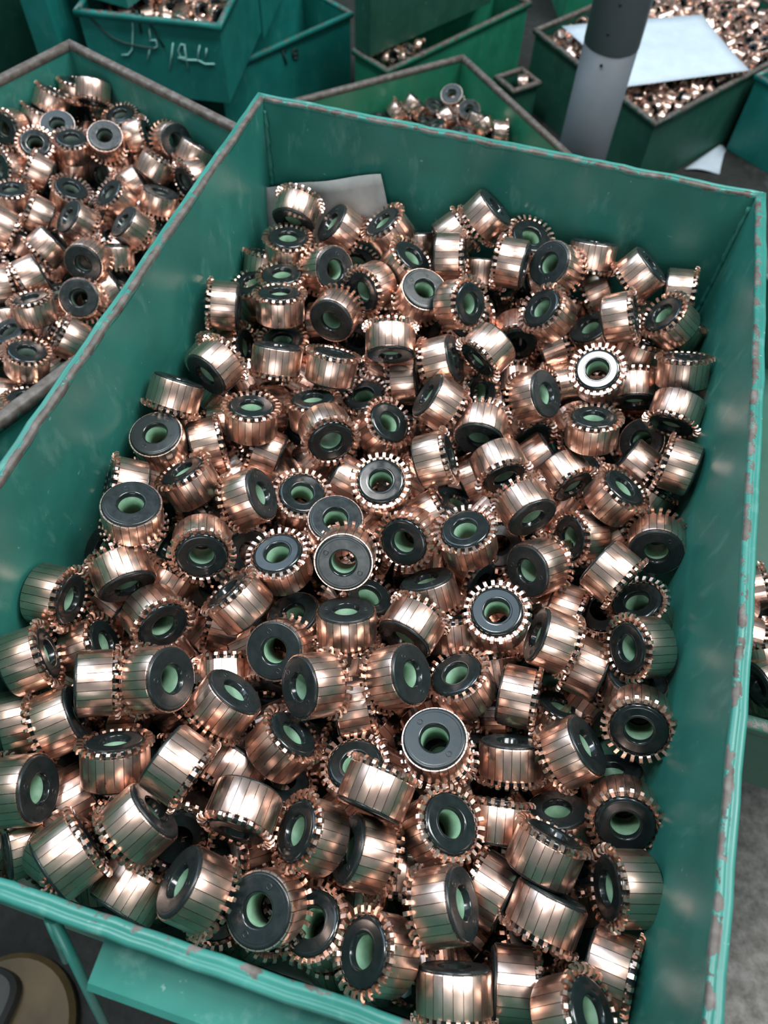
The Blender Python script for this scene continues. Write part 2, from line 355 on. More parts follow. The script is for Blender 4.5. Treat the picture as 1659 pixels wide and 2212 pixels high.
# ------------------------------------------------------------------ pole, papers, floor pieces
pole = thing('steel_pole', 'grey round pole rising between the rear crates and the white sheet', 'pole', (.199, .62, 0))
bm = bmesh.new(); add_lathe(bm, [(.0345, .272), (.0345, 1.3), (.031, 1.3), (.031, .272)], 48); link_mesh('upper_tube', bm, PIPE, pole)
bm = bmesh.new(); add_lathe(bm, [(.0338, 0), (.0338, .2715), (.030, .2715), (.030, 0)], 48); link_mesh('lower_sleeve', bm, PIPE2, pole)
for (q, z) in [(-1.619, 0.328), (-1.76, 0.295), (-1.718, 0.259)]:
    bm = bmesh.new(); d = Vector((math.cos(q), math.sin(q), 0))
    r = .0345 if z > .272 else .0338
    add_tube(bm, [d*(r-.002)+Vector((0, 0, z)), d*(r+.0012)+Vector((0, 0, z))], .0021, 10); link_mesh('screw', bm, BOLT, pole)
def sheet(name, c4, nx, ny, fz, thick, m_, label):
    bm = bmesh.new(); P = [Vector(p) for p in c4]; G = {}
    for s in (0, 1):
        for i in range(nx+1):
            for j in range(ny+1):
                u, v = i/nx, j/ny
                p = P[0]*(1-u)*(1-v)+P[1]*u*(1-v)+P[2]*u*v+P[3]*(1-u)*v
                nn = (P[1]-P[0]).cross(P[3]-P[0]).normalized()
                p = p + nn*fz(u, v) + nn*(thick if s else 0)
                G[s, i, j] = bm.verts.new(p)
    for i in range(nx):
        for j in range(ny):
            bm.faces.new((G[0, i, j], G[0, i, j+1], G[0, i+1, j+1], G[0, i+1, j])).smooth = True
            bm.faces.new((G[1, i, j], G[1, i+1, j], G[1, i+1, j+1], G[1, i, j+1])).smooth = True
    for i in range(nx):
        bm.faces.new((G[0, i, 0], G[0, i+1, 0], G[1, i+1, 0], G[1, i, 0])); bm.faces.new((G[0, i, ny], G[1, i, ny], G[1, i+1, ny], G[0, i+1, ny]))
    for j in range(ny):
        bm.faces.new((G[0, 0, j], G[1, 0, j], G[1, 0, j+1], G[0, 0, j+1])); bm.faces.new((G[0, nx, j], G[0, nx, j+1], G[1, nx, j+1], G[1, nx, j]))
    bmesh.ops.recalc_face_normals(bm, faces=bm.faces)
    return tag(link_mesh(name, bm, m_), label, 'paper')
sheet('paper_sheet', [(0.2356, 0.7847, 0.137), (0.4142, 0.8973, 0.137), (0.3328, 1.0533, 0.137), (0.117, 0.9252, 0.137)], 12, 8, lambda u, v: .004*math.sin(3*u+1)*math.sin(2.5*v), .0004, PAPER, 'white paper sheet lying over the heap in the far crate')
sheet('paper_sheet', [(0.3682, 0.8301, 0.002), (0.4257, 0.8393, 0.002), (0.4372, 0.9137, 0.002), (0.42, 0.9161, 0.002)], 6, 6, lambda u, v: .003*math.sin(4*u+v), .0004, PAPER, 'white paper scrap on the floor in front of the far crate')
sheet('paper_scrap', [(0.2103, -0.4169, 0.412), (0.215, -0.4166, 0.412), (0.214, -0.4135, 0.416), (0.2124, -0.4147, 0.416)], 4, 4, lambda u, v: .0012*math.sin(4*u), .0003, PAPER, 'tiny white paper scrap between commutators near the front rim')
sheet('grey_card', [(0.0067, -0.016, 0.3955), (0.0938, -0.02, 0.4303), (0.0816, -0.0125, 0.4704), (0.0036, -0.0125, 0.4448)], 16, 6, lambda u, v: .006*math.exp(-((u-.12)/.16)**2)*(1-.5*v)+.0015*math.sin(9*u+3*v), .0005, CARD, 'crumpled grey card standing in the back left corner of the large crate')

base = thing('floor_machine', 'ochre and dark grey machine base on the floor, front left', 'machine', (-0.065, -0.522, 0.0))
bm = bmesh.new(); add_lathe(bm, [(.001, 0), (.050, 0), (.053, .005), (.053, .011), (.049, .016), (.001, .016)], 40, smooth=False, closed=False)
link_mesh('ochre_flange', bm, OCHRE, base)
bm = bmesh.new(); rows = []
for (s, z) in ((.027, .014), (.027, .028), (.024, .033), (.018, .035)):
    rows.append([bm.verts.new((-.026+math.copysign(abs(math.cos(q))**.6, math.cos(q))*s, .010+math.copysign(abs(math.sin(q))**.6, math.sin(q))*s, z)) for q in np.linspace(.05, 2*PI+.05, 40, endpoint=False)])
for p, q in zip(rows, rows[1:]):
    for k in range(40): bm.faces.new((p[k], p[(k+1) % 40], q[(k+1) % 40], q[k]))
bm.faces.new(rows[-1]); bm.faces.new(rows[0][::-1]); link_mesh('motor_block', bm, RUBBER, base)

# ------------------------------------------------------------------ the commutator
RB, ZB0, ZB1, NB = .0140, -.0080, .0058, 24
def core_mesh():
    bm = bmesh.new()
    prof = [(.0058, .0082), (.0064, .0088), (.0070, .0086), (.0073, .0086), (.0101, .0086), (.0104, .0086), (.0112, .0084), (.0120, .0076), (.0121, .0060), (.0117, .0050),
            (.0116, -.0074), (.0130, -.0079), (.0131, -.0084), (.0128, -.0089), (.0121, -.0092), (.0116, -.0090), (.0113, -.0091), (.0110, -.0091), (.0068, -.0091), (.0065, -.0091), (.0058, -.0086)]
    mo = [0]*11+[1]*8+[0, 0]
    add_lathe(bm, prof, 48, mo)
    for a in (0.6, 0.6+PI):                       # two moulded marks on the smooth face
        cx, cy = .0091*math.cos(a), .0091*math.sin(a); rings = []
        for (r, z) in ((.0013, -.00905), (.0012, -.00925), (.0009, -.00925), (.0008, -.00905)):
            rings.append([bm.verts.new((cx+r*math.cos(2*PI*k/12), cy+r*math.sin(2*PI*k/12), z)) for k in range(12)])
        for p, q in zip(rings, rings[1:]):
            for k in range(12):
                f = bm.faces.new((p[k], p[(k+1) % 12], q[(k+1) % 12], q[k])); f.material_index = 1; f.smooth = True
    bmesh.ops.recalc_face_normals(bm, faces=bm.faces)
    me = bpy.data.meshes.new('resin_core'); bm.to_mesh(me); bm.free(); me.materials.append(RESIN); me.materials.append(RESIN_MATTE); return me
def bore_mesh(m_):
    bm = bmesh.new(); add_lathe(bm, [(.00555, .0058), (.00555, -.0062), (.0061, -.0062), (.0061, .0058)], 32)
    bmesh.ops.recalc_face_normals(bm, faces=bm.faces)
    me = bpy.data.meshes.new('bore_lining'); bm.to_mesh(me); bm.free(); me.materials.append(m_); return me
def add_bar(bm, rot, sub=3, simple=False):
    half = PI/NB*.935; ri = .0118
    ang = [rot-half+2*half*k/sub for k in range(sub+1)]
    def P(r, a, z): return bm.verts.new((r*math.cos(a), r*math.sin(a), z))
    rows = []
    for z, dr in ((ZB0, -.00030), (ZB0+.0005, 0), (ZB1-.0003, 0), (ZB1, -.00012)):
        sec = [P(RB+dr-(.00005 if k in (0, sub) else .00005), a, z) for k, a in enumerate(ang)]
        rows.append([P(ri, ang[0], z)]+sec+[P(ri, ang[-1], z)])
    n = len(rows[0])
    for a, b in zip(rows, rows[1:]):
        for s in range(n):
            f = bm.faces.new((a[s], a[(s+1) % n], b[(s+1) % n], b[s])); f.smooth = 1 <= s < n-2
    bm.faces.new(rows[0]); bm.faces.new(rows[-1][::-1])
    for r in rows:                                   # crisp long edges, so that the outer faces shade as one cylinder
        for v in (r[1], r[-2]):
            for e in v.link_edges:
                if e.other_vert(v) in (q[1 if v is r[1] else -2] for q in rows): e.smooth = False
    for k in range(n): 
        for v, w_ in ((rows[0][k], rows[0][(k+1) % n]), (rows[-1][k], rows[-1][(k+1) % n])):
            e = bm.edges.get((v, w_))
            if e: e.smooth = False
    # the hook: a tab that rises from the bar's end and is folded back outward
    w = half*.46; prof = [(.0122, ZB1-.0002), (.0122, .0080), (.0128, .0088), (.0150, .0090), (.0160, .0081), (.0160, .0068), (.0152, .0068), (.0151, .0076), (.0144, .0079), (.0134, .0078), (.0131, ZB1-.0002)]
    A = [P(r, rot-w*.0132/r, z) for r, z in prof]; B = [P(r, rot+w*.0132/r, z) for r, z in prof]
    m_ = len(prof)
    for s in range(m_):
        f = bm.faces.new((A[s], A[(s+1) % m_], B[(s+1) % m_], B[s]))
    bm.faces.new(A[::-1]); bm.faces.new(B)
def bar_mesh():
    bm = bmesh.new(); add_bar(bm, 0); bmesh.ops.recalc_face_normals(bm, faces=bm.faces)
    me = bpy.data.meshes.new('copper_bar'); bm.to_mesh(me); bm.free(); me.materials.append(COPPER); return me
def ring_mesh():
    bm = bmesh.new()
    for k in range(NB): add_bar(bm, 2*PI*k/NB, 2)
    bmesh.ops.recalc_face_normals(bm, faces=bm.faces)
    me = bpy.data.meshes.new('copper_bars'); bm.to_mesh(me); bm.free(); me.materials.append(COPPER); return me
CORE, BORE, BORE_DIM, BAR, RING = core_mesh(), bore_mesh(GREEN), bore_mesh(DIMBORE), bar_mesh(), ring_mesh()
def low_mesh():
    """one commutator in a single cheap mesh, for the far small ones and the buried mass"""
    bm = bmesh.new()
    add_lathe(bm, [(.0058, .0084), (.0108, .0086), (.0118, .0074), (.0116, .0060), (.0116, -.0076), (.0131, -.0080), (.0128, -.0091), (.0058, -.0088)], 24, [1]*8)
    for f in bm.faces: f.material_index = 1
    n0 = len(bm.faces)
    for k in range(NB): add_bar(bm, 2*PI*k/NB, 2)
    bmesh.ops.recalc_face_normals(bm, faces=bm.faces)
    me = bpy.data.meshes.new('commutator'); bm.to_mesh(me); bm.free(); me.materials.append(COPPER); me.materials.append(RESIN); return me
LOW = low_mesh()
# prototypes: parts made once, then copied object by object
def part(name, me, parent, rz=0):
    o = bpy.data.objects.new(name, me); COL.objects.link(o); o.parent = parent
    if rz: o.rotation_euler = (0, 0, rz)
    return o
PROTO = {}
def commutator(x, y, z, nx, ny, nz, spin, label, group, full):
    if full not in PROTO:
        r = thing('commutator', label, 'commutator', (0, 0, 0), group); r.rotation_mode = 'QUATERNION'
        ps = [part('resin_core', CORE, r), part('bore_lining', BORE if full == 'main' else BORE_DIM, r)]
        if full != 'rear': ps += [part('copper_bar', BAR, r, 2*PI*k/NB) for k in range(NB)]
        else: ps.append(part('copper_bars', RING, r))
        PROTO[full] = (r, ps)
    else:
        r0, ps = PROTO[full]
        r = r0.copy(); COL.objects.link(r); r['label'] = label; r['group'] = group
        for p in ps:
            c = p.copy(); COL.objects.link(c); c.parent = r
    r.location = (x, y, z+FZ); r.rotation_quaternion = frame_quat((nx, ny, nz), spin)
    return r
MAIN = [
(0.0341,-0.0348,-0.0509,-0.009,0.946,0.325,0.54,'copper commutator tipped against the grey card in the back left corner'),
(0.0375,-0.0617,-0.0587,0.022,0.138,0.990,1.49,'copper commutator tilted, hook end, just in front of the one under the grey card'),
(0.0632,-0.0346,-0.0586,0.697,0.197,-0.689,5.03,'copper commutator tilted, smooth end, just right of the one under the grey card'),
(0.0944,-0.0346,-0.0517,-0.587,-0.070,0.807,3.66,'copper commutator with hook end tilted leftward, at the right edge of the grey card'),
(0.0742,-0.0417,-0.0813,0.117,0.048,0.992,0.59,'copper commutator tilted, hook end, behind and right of the upright one near the left wall'),
(0.0672,-0.0745,-0.0568,-0.738,0.370,-0.564,2.72,'copper commutator smooth end up, just right of the upright one near the left wall'),
(0.0964,-0.0789,-0.0582,-0.423,-0.880,0.215,3.01,'copper commutator tilted, hook end, behind and left of the upside-down one at the back'),
(0.0814,-0.1007,-0.0643,0.049,0.974,-0.221,1.00,'copper commutator smooth end up, behind and left of the upside-down one at the back'),
(0.0515,-0.1128,-0.0560,-0.086,0.351,0.932,4.61,'copper commutator standing upright near the left wall, hooked rim on top'),
(0.0191,-0.1200,-0.0589,-0.956,-0.280,0.087,0.71,'copper commutator lying on its side, left of the upright one near the left wall'),
(0.0192,-0.0830,-0.0914,-0.955,0.140,0.260,2.46,'half-buried copper commutator wedged left of the upright one near the left wall'),
(0.0434,-0.0877,-0.0642,-0.090,0.153,0.984,3.25,'copper commutator tilted, hook end, just behind the upright one near the left wall'),
(0.0226,-0.0832,-0.0789,-0.323,0.004,0.946,2.70,'copper commutator tilted, hook end, just left of the upright one near the left wall'),
(0.1114,-0.0577,-0.0550,0.509,0.130,0.851,3.69,'copper commutator near the back, glossy hook face turned right with one bright glint'),
(0.1272,-0.0815,-0.0543,-0.277,0.191,-0.942,4.63,'copper commutator smooth end up, behind and right of the upside-down one at the back'),
(0.0613,-0.1470,-0.0640,0.054,-0.642,-0.764,6.01,'copper commutator standing, smooth end on top, left of the upside-down one at the back'),
(0.0525,-0.1173,-0.0866,-0.022,0.142,0.990,1.78,'half-buried black hook-ringed commutator under the upright one near the left wall'),
(0.0926,-0.1429,-0.0624,0.026,0.591,0.807,4.07,'copper commutator standing, hook end on top, left of the upside-down one at the back'),
(0.1206,-0.1224,-0.0527,-0.266,0.877,0.399,4.37,'copper commutator standing upside down at the back, hooks on top, black collar below'),
(0.0353,-0.1677,-0.0553,0.308,0.951,0.008,1.84,'copper commutator tilted, smooth end, right of the pale one leaning at the left wall'),
(0.0231,-0.1509,-0.0725,0.536,0.441,0.720,0.01,'half-buried copper commutator at the left wall, hook ring peeping behind the dark-collared one'),
(0.0240,-0.1256,-0.0866,0.948,0.122,0.293,6.11,'half-buried black-faced copper commutator in front of the pale-barred one at the left wall'),
(0.1300,-0.1234,-0.0816,-0.950,-0.224,-0.216,1.87,'copper commutator lying on its side, just behind the shiny-ringed one'),
(0.1113,-0.1383,-0.0930,-0.154,0.029,0.988,1.97,'half-buried copper commutator tilted, hook end, just behind and left of the shiny-ringed one'),
(0.1506,-0.0226,-0.0364,-0.589,-0.318,-0.743,5.60,'copper commutator lying topmost against the back wall, smooth end toward the corner'),
(0.1342,-0.0265,-0.0515,0.678,0.547,0.491,3.67,'copper commutator lying underneath the topmost one at the back wall'),
(0.1780,-0.0216,-0.0502,0.249,-0.144,0.958,2.96,'copper commutator, dark hook end, touching the topmost one at the back wall on its right'),
(0.1378,-0.0541,-0.0448,0.979,0.138,0.149,4.86,'copper commutator lying level near the back, bars running sideways under the topmost one'),
(0.1727,-0.0499,-0.0430,-0.994,0.060,-0.086,0.19,'copper commutator lying on its side, left of the big-bored one by the back wall'),
(0.1886,-0.0231,-0.0740,0.826,0.544,0.147,4.44,'copper commutator tilted, smooth end, in front of the topmost one at the back wall'),
(0.1993,-0.0432,-0.0449,0.595,0.489,-0.638,2.35,'copper commutator with wide black collar and lit green bore near the back wall'),
(0.2179,-0.0230,-0.0479,0.067,-0.543,-0.837,0.57,'copper commutator standing, smooth end on top, right of the big-bored one by the back wall'),
(0.2473,-0.0313,-0.0465,-0.576,-0.301,-0.760,4.15,'copper commutator leaning alone near the back right, plain end toward the back right corner'),
(0.1517,-0.0882,-0.0473,0.757,-0.320,0.569,5.85,'large copper commutator near the back, oval hook face right and pale bars left'),
(0.1598,-0.0391,-0.0914,0.710,-0.134,0.692,1.30,'half-buried dark hook end just right of the large oval-faced copper commutator'),
(0.1560,-0.0393,-0.0648,0.123,-0.667,-0.735,3.96,'copper commutator standing, hook end down, in front of the topmost one at the back wall'),
(0.2016,-0.0758,-0.0514,-0.666,-0.263,0.698,1.87,'copper commutator tilted, hook end, in front of the big-bored one by the back wall'),
(0.2279,-0.0223,-0.0724,-0.792,-0.303,-0.530,4.66,'half-buried copper commutator lying on its side, behind the white-glaring one'),
(0.2411,-0.0698,-0.0474,0.894,0.067,0.443,4.54,'copper commutator lying on its side, just behind and right of the white-glaring one'),
(0.2701,-0.0581,-0.0529,-0.764,-0.079,0.640,1.37,'copper commutator tilted, hook end, behind and right of the white-glaring one'),
(0.2737,-0.0274,-0.0564,0.987,0.001,0.161,5.21,'copper commutator lying, smooth end to the left wall, behind and right of the white-glaring one'),
(0.2811,-0.0401,-0.0731,0.269,0.507,0.819,4.13,'half-buried copper commutator lying on its side, behind the level upright one by the right wall'),
(0.2331,-0.0507,-0.0826,0.582,0.026,-0.813,4.29,'half-buried copper commutator tilted, smooth end, just behind the white-glaring one'),
(0.1738,-0.1150,-0.0512,-0.474,-0.836,-0.276,5.15,'copper commutator hook end tilted to the front left corner, left of the white-glaring one'),
(0.2359,-0.1085,-0.0564,-0.236,-0.389,0.891,2.69,'copper commutator whose hook-ringed face glares white in the light'),
(0.2815,-0.0890,-0.0582,-0.205,0.549,0.811,4.76,'copper commutator standing level and upright beside the right wall, hooked rim on top'),
(0.1501,-0.1227,-0.0597,-0.872,-0.156,-0.464,5.52,'copper commutator tilted, smooth end, just right of the upside-down one at the back'),
(0.1698,-0.1189,-0.0817,0.740,-0.419,0.527,0.64,'half-buried copper commutator tilted, hook end, right of the shiny-ringed one'),
(0.2046,-0.1306,-0.0615,-0.713,0.102,-0.694,5.34,'copper commutator tilted, smooth end, just in front and left of the white-glaring one'),
(0.2611,-0.0885,-0.0803,-0.199,0.917,0.347,2.47,'copper commutator tilted, smooth end, just in front and right of the white-glaring one'),
(0.2601,-0.0623,-0.0796,0.107,0.591,0.799,3.01,'half-buried copper commutator standing, hook end on top, just right of the white-glaring one'),
(0.2391,-0.1422,-0.0629,-0.182,0.336,0.924,0.92,'copper commutator standing, hook end on top, just in front of the white-glaring one'),
(0.2761,-0.1137,-0.0964,0.560,0.450,-0.695,4.39,'copper commutator smooth end up, in front and right of the white-glaring one'),
(0.2819,-0.1145,-0.0648,-0.136,-0.924,-0.358,1.83,'copper commutator tilted, hook end, in front of the level upright one by the right wall'),
(0.2854,-0.1525,-0.0627,-0.981,0.180,-0.069,5.47,'pale-barred copper commutator lying against the right wall, hooks pointing to the left wall'),
(0.2576,-0.1756,-0.0714,0.373,0.293,0.880,1.73,'copper commutator tilted, hook end, behind the brightest one lying near the right wall'),
(0.2692,-0.1412,-0.0859,0.902,-0.367,-0.228,3.53,'copper commutator lying on its side, in front of the white-glaring one'),
(0.2326,-0.1612,-0.0834,0.644,-0.764,0.036,2.51,'copper commutator hook end tilted to the front right corner, in front of the white-glaring one'),
(0.2067,-0.1254,-0.0964,0.578,-0.801,0.154,3.85,'half-buried copper commutator tilted, hook end, in front and left of the white-glaring one'),
(0.1816,-0.1561,-0.0659,-0.074,0.997,0.027,1.23,'copper commutator tilted, smooth end, right of the shiny-ringed one'),
(0.1964,-0.1763,-0.0690,0.529,-0.848,0.012,1.13,'copper commutator tilted, hook end, second such in front and left of the white-glaring one'),
(0.2139,-0.1972,-0.0685,-0.599,0.792,-0.118,4.69,'copper commutator smooth end tilted to the front right corner, behind the gear-like one'),
(0.1637,-0.1873,-0.0620,0.876,0.294,0.383,4.72,'copper commutator lying on its side, right of the one with copper in its bore'),
(0.1413,-0.2084,-0.0673,-0.022,-0.245,0.969,3.56,'copper commutator, hook end up, another copper part showing orange through its bore'),
(0.1283,-0.1623,-0.0797,0.518,-0.000,0.855,5.78,'copper commutator whose tilted hook end carries a shiny light half ring'),
(0.1568,-0.1506,-0.0612,0.861,0.018,-0.508,1.29,'copper commutator tilted, smooth end, just behind and right of the shiny-ringed one'),
(0.1056,-0.1888,-0.0609,0.552,-0.789,0.271,5.34,'copper commutator tilted, hook end, behind and left of the one with copper in its bore'),
(0.0904,-0.1678,-0.0735,-0.181,0.372,0.910,1.06,'copper commutator standing, hook end on top, left of the shiny-ringed one'),
(0.0634,-0.1902,-0.0636,-0.017,0.361,0.932,6.06,'copper commutator tilted, hook end, right of the slate-faced one at the left wall'),
(0.0211,-0.1914,-0.0581,-0.088,-0.762,-0.642,3.92,'pale shining copper commutator leaning on the left wall, hooks downward'),
(0.0231,-0.2176,-0.0659,0.028,0.101,-0.994,3.81,'copper commutator with slate-grey smooth face and wide bore beside the left wall'),
(0.0426,-0.2040,-0.0766,0.844,0.534,0.040,6.10,'copper commutator lying on its side, right of the slate-faced one at the left wall'),
(0.0694,-0.1923,-0.0891,-0.963,-0.027,0.269,4.94,'copper commutator lying on its side, left of the shiny-ringed one'),
(0.0215,-0.2506,-0.0609,-0.846,-0.313,0.432,4.96,'copper commutator lying on its side, just behind and left of the slate oval-faced one'),
(0.0212,-0.2253,-0.0866,-0.865,-0.260,0.429,0.34,'copper commutator lying on its side, in front of the slate-faced one at the left wall'),
(0.0479,-0.2354,-0.0675,-0.512,0.251,0.821,2.32,'copper commutator tilted, hook end, just behind and right of the slate oval-faced one'),
(0.0804,-0.2376,-0.0641,-0.822,-0.300,-0.484,0.53,'copper commutator tilted, smooth end, behind and right of the hooked one left of mid-pile'),
(0.1009,-0.2206,-0.0817,0.171,0.017,0.985,1.22,'copper commutator hook end up, left of the one with copper in its bore'),
(0.1254,-0.2360,-0.0715,-0.036,0.030,-0.999,1.34,'copper commutator smooth end up, just behind the level-faced one mid-pile'),
(0.0382,-0.2708,-0.0488,-0.092,-0.141,-0.986,5.39,'copper commutator with large oval slate face near the left wall, over brassy ones'),
(0.0709,-0.2713,-0.0609,0.417,-0.792,0.445,0.80,'copper commutator left of mid-pile, black hook face tipped forward, green crescent in bore'),
(0.1075,-0.2644,-0.0693,-0.226,0.106,0.968,1.86,'copper commutator tilted, hook end, just left of the level-faced one mid-pile'),
(0.1380,-0.2580,-0.0580,-0.099,0.704,-0.703,3.10,'copper commutator mid-pile, slate smooth face level, hooks fanned out behind it'),
(0.1624,-0.2302,-0.0723,-0.228,-0.792,0.566,5.33,'copper commutator hook end up, just right of the level-faced one mid-pile'),
(0.1905,-0.2263,-0.0665,-0.321,0.101,0.942,6.06,'copper commutator tilted, hook end, behind the gear-like one'),
(0.2472,-0.1929,-0.0892,-0.784,-0.527,0.329,4.45,'copper commutator hook end tilted to the left wall, behind and right of the gear-like one'),
(0.2827,-0.1935,-0.0762,0.033,0.921,-0.388,1.34,'copper commutator with level slate collar, stamped face and wide bore, close to the right wall'),
(0.2608,-0.2249,-0.0646,0.871,-0.488,-0.054,3.42,'brightest copper commutator lying on its side near the right wall, bars gleaming'),
(0.2274,-0.2260,-0.0750,0.618,0.684,-0.389,4.43,'copper commutator tilted, smooth end, just behind and right of the gear-like one'),
(0.2133,-0.2618,-0.0688,-0.193,-0.085,0.977,0.33,'copper commutator looking like a gear, hook end up with green bore, right of mid-pile'),
(0.2803,-0.2326,-0.0798,-0.548,0.143,0.824,4.27,'copper commutator tilted, hook end, second such behind the black-faced one by the right wall'),
(0.2782,-0.2596,-0.0634,-0.842,-0.437,0.315,2.31,'copper commutator tilted, hook end, in front of the brightest one lying near the right wall'),
(0.2821,-0.2918,-0.0679,-0.121,-0.754,0.646,3.70,'copper commutator with level black hook face, hooks fanned like a gear, by the right wall'),
(0.2407,-0.2635,-0.0731,0.974,-0.006,-0.226,4.20,'copper commutator tilted, smooth end, just in front and right of the gear-like one'),
(0.2599,-0.2650,-0.0887,-0.980,0.191,-0.048,4.20,'copper commutator lying on its side, in front and right of the gear-like one'),
(0.2320,-0.2900,-0.0846,0.987,0.013,0.162,3.28,'copper commutator lying on its side, in front of the gear-like one'),
(0.2053,-0.2941,-0.0792,-0.535,0.201,0.821,3.48,'copper commutator tilted, hook end, just right of the green-bored one mid-pile'),
(0.2535,-0.2870,-0.1079,0.111,0.641,0.759,1.24,'half-buried copper commutator tilted, hook end, left of the black-faced one by the right wall'),
(0.2571,-0.3113,-0.0753,-0.616,-0.400,-0.679,3.11,'copper commutator tilted, smooth end, just left of the black-faced one by the right wall'),
(0.2340,-0.3188,-0.0880,0.229,-0.845,-0.483,0.79,'copper commutator standing, smooth end on top, just right of the pale blue-faced one'),
(0.1471,-0.2854,-0.0716,0.207,-0.583,-0.786,3.02,'copper commutator standing upright mid-pile, glossy black smooth end on top'),
(0.1487,-0.2627,-0.0945,0.257,0.337,0.906,3.37,'half-buried copper commutator tilted, hook end, just behind and right of the upright one mid-pile'),
(0.1797,-0.2506,-0.0866,0.453,-0.540,-0.710,4.86,'copper commutator standing, smooth end on top, just left of the gear-like one'),
(0.1762,-0.2749,-0.0746,0.244,0.967,-0.069,2.47,'copper commutator tilted, smooth end, just behind the green-bored one mid-pile'),
(0.1209,-0.3031,-0.0759,0.096,0.525,-0.846,0.12,'copper commutator with slate smooth face tilted level, dark bore holding glints'),
(0.1764,-0.3037,-0.0669,-0.727,-0.113,-0.677,3.31,'copper commutator mid-pile lying with its smooth end and bright green bore showing right'),
(0.1439,-0.3190,-0.0630,0.664,0.515,-0.543,1.29,'copper commutator tilted, smooth end, just in front and right of the see-through slate one'),
(0.1611,-0.3161,-0.0856,0.898,0.430,0.099,4.66,'half-buried copper commutator lying on its side, in front and left of the green-bored one mid-pile'),
(0.1370,-0.3444,-0.0757,0.475,0.637,0.608,2.44,'copper commutator tilted, hook end, in front of the see-through slate one'),
(0.1710,-0.3441,-0.0854,-0.233,0.220,0.947,2.39,'copper commutator hook end up, left of the pale blue-faced one'),
(0.2003,-0.3279,-0.0675,0.175,-0.052,-0.983,5.71,'copper commutator with a pale blue smooth face and two round moulded marks'),
(0.2050,-0.3296,-0.0870,-0.071,0.171,0.983,2.47,'copper commutator hook end up, just in front and right of the pale blue-faced one'),
(0.1083,-0.3370,-0.0692,-0.413,-0.700,-0.583,2.19,'copper commutator tilted, smooth end, just in front and left of the see-through slate one'),
(0.0811,-0.3388,-0.0543,-0.852,-0.107,-0.512,2.19,'front copper commutator of the end-to-end pair near the left wall, green bore'),
(0.0558,-0.3455,-0.0612,0.875,0.428,-0.227,3.02,'copper commutator lying on its side, left of the pair by the left wall'),
(0.0612,-0.3067,-0.0730,0.798,-0.504,0.331,0.59,'copper commutator tilted, hook end, just behind the pair by the left wall'),
(0.0966,-0.2905,-0.0670,-0.737,0.287,0.612,3.43,'copper commutator lying on its side, behind and left of the see-through slate one'),
(0.0387,-0.2924,-0.0661,-0.688,0.718,0.105,5.79,'copper commutator tilted, smooth end, just right of the brassy one on the left wall'),
(0.0164,-0.3136,-0.0637,0.997,0.052,0.053,3.54,'brassy copper commutator lying against the left wall, hook end turned to the pile'),
(0.0230,-0.2764,-0.0835,0.438,0.313,-0.843,4.67,'half-buried copper commutator tilted, smooth end, just behind the brassy one on the left wall'),
(0.0221,-0.3443,-0.0627,0.791,0.605,0.094,5.95,'copper commutator tilted, hook end, in front of the brassy one on the left wall'),
(0.0337,-0.3257,-0.0858,0.815,0.469,0.339,5.29,'copper commutator tilted, hook end, behind and left of the pair by the left wall'),
(0.0221,-0.3655,-0.0833,0.786,0.586,-0.199,4.67,'copper commutator cut by the left picture edge, brassy bars, hooks toward the pile'),
(0.0427,-0.3634,-0.0725,-0.764,-0.635,-0.115,5.11,'copper commutator tilted, smooth end, left of the pair by the left wall'),
(0.0746,-0.3717,-0.0689,-0.239,0.759,0.606,5.15,'copper commutator standing, hook end on top, behind the big one in the front left corner'),
(0.1051,-0.3691,-0.0525,0.934,-0.255,-0.249,1.59,'large gleaming copper commutator lying slantwise in front, hooks toward the front'),
(0.1186,-0.3579,-0.0880,-0.236,-0.954,-0.184,3.03,'half-buried copper commutator lying on its side, right of the gleaming one lying in front'),
(0.1337,-0.3763,-0.0617,0.008,-0.990,0.140,2.15,'copper commutator tipped upside down in front, hooks and dark face underneath'),
(0.1619,-0.3760,-0.0679,-0.754,-0.099,0.649,1.64,'copper commutator tilted, hook end, just right of the tipped-over one in front'),
(0.1845,-0.3755,-0.0735,0.894,0.086,-0.441,3.59,'copper commutator tilted, smooth end, behind the black-faced one at the front rim'),
(0.1820,-0.3541,-0.0560,0.113,0.983,0.146,2.00,'copper commutator lying on its side, in front and left of the pale blue-faced one'),
(0.2104,-0.3582,-0.0704,0.387,0.193,0.902,3.89,'copper commutator in front with hooks like a gear around a deep green bore'),
(0.2173,-0.3862,-0.0632,-0.784,-0.314,-0.536,3.66,'copper commutator lying in front with olive bars and green bore facing the right wall'),
(0.1988,-0.3759,-0.0985,0.198,-0.965,-0.174,0.66,'half-buried copper commutator standing, smooth end on top, behind the black-faced one at the front rim'),
(0.1539,-0.4047,-0.0715,0.257,0.259,-0.931,2.78,'copper commutator with slate-blue smooth face and stamped marks, beside the front rim'),
(0.1742,-0.4048,-0.0865,-0.428,0.073,0.901,2.45,'copper commutator hook end up, just right of the slate-blue one by the front rim'),
(0.1807,-0.4086,-0.1066,-0.218,0.326,0.920,4.44,'half-buried copper commutator hook end up, left of the black-faced one at the front rim'),
(0.1986,-0.4075,-0.0690,-0.705,-0.135,0.696,0.55,'copper commutator with black hook face and pale green bore against the front rim'),
(0.2290,-0.4119,-0.0720,0.260,-0.949,-0.179,1.06,'copper commutator standing, smooth end on top, in front of the olive-barred one in front'),
(0.2516,-0.4025,-0.0806,0.978,0.196,0.075,3.22,'copper commutator lying on its side, left of the last one in the front'),
(0.2692,-0.4074,-0.0586,0.585,0.330,0.740,2.54,'copper commutator cut by the picture edge at the front, hook end with green bore'),
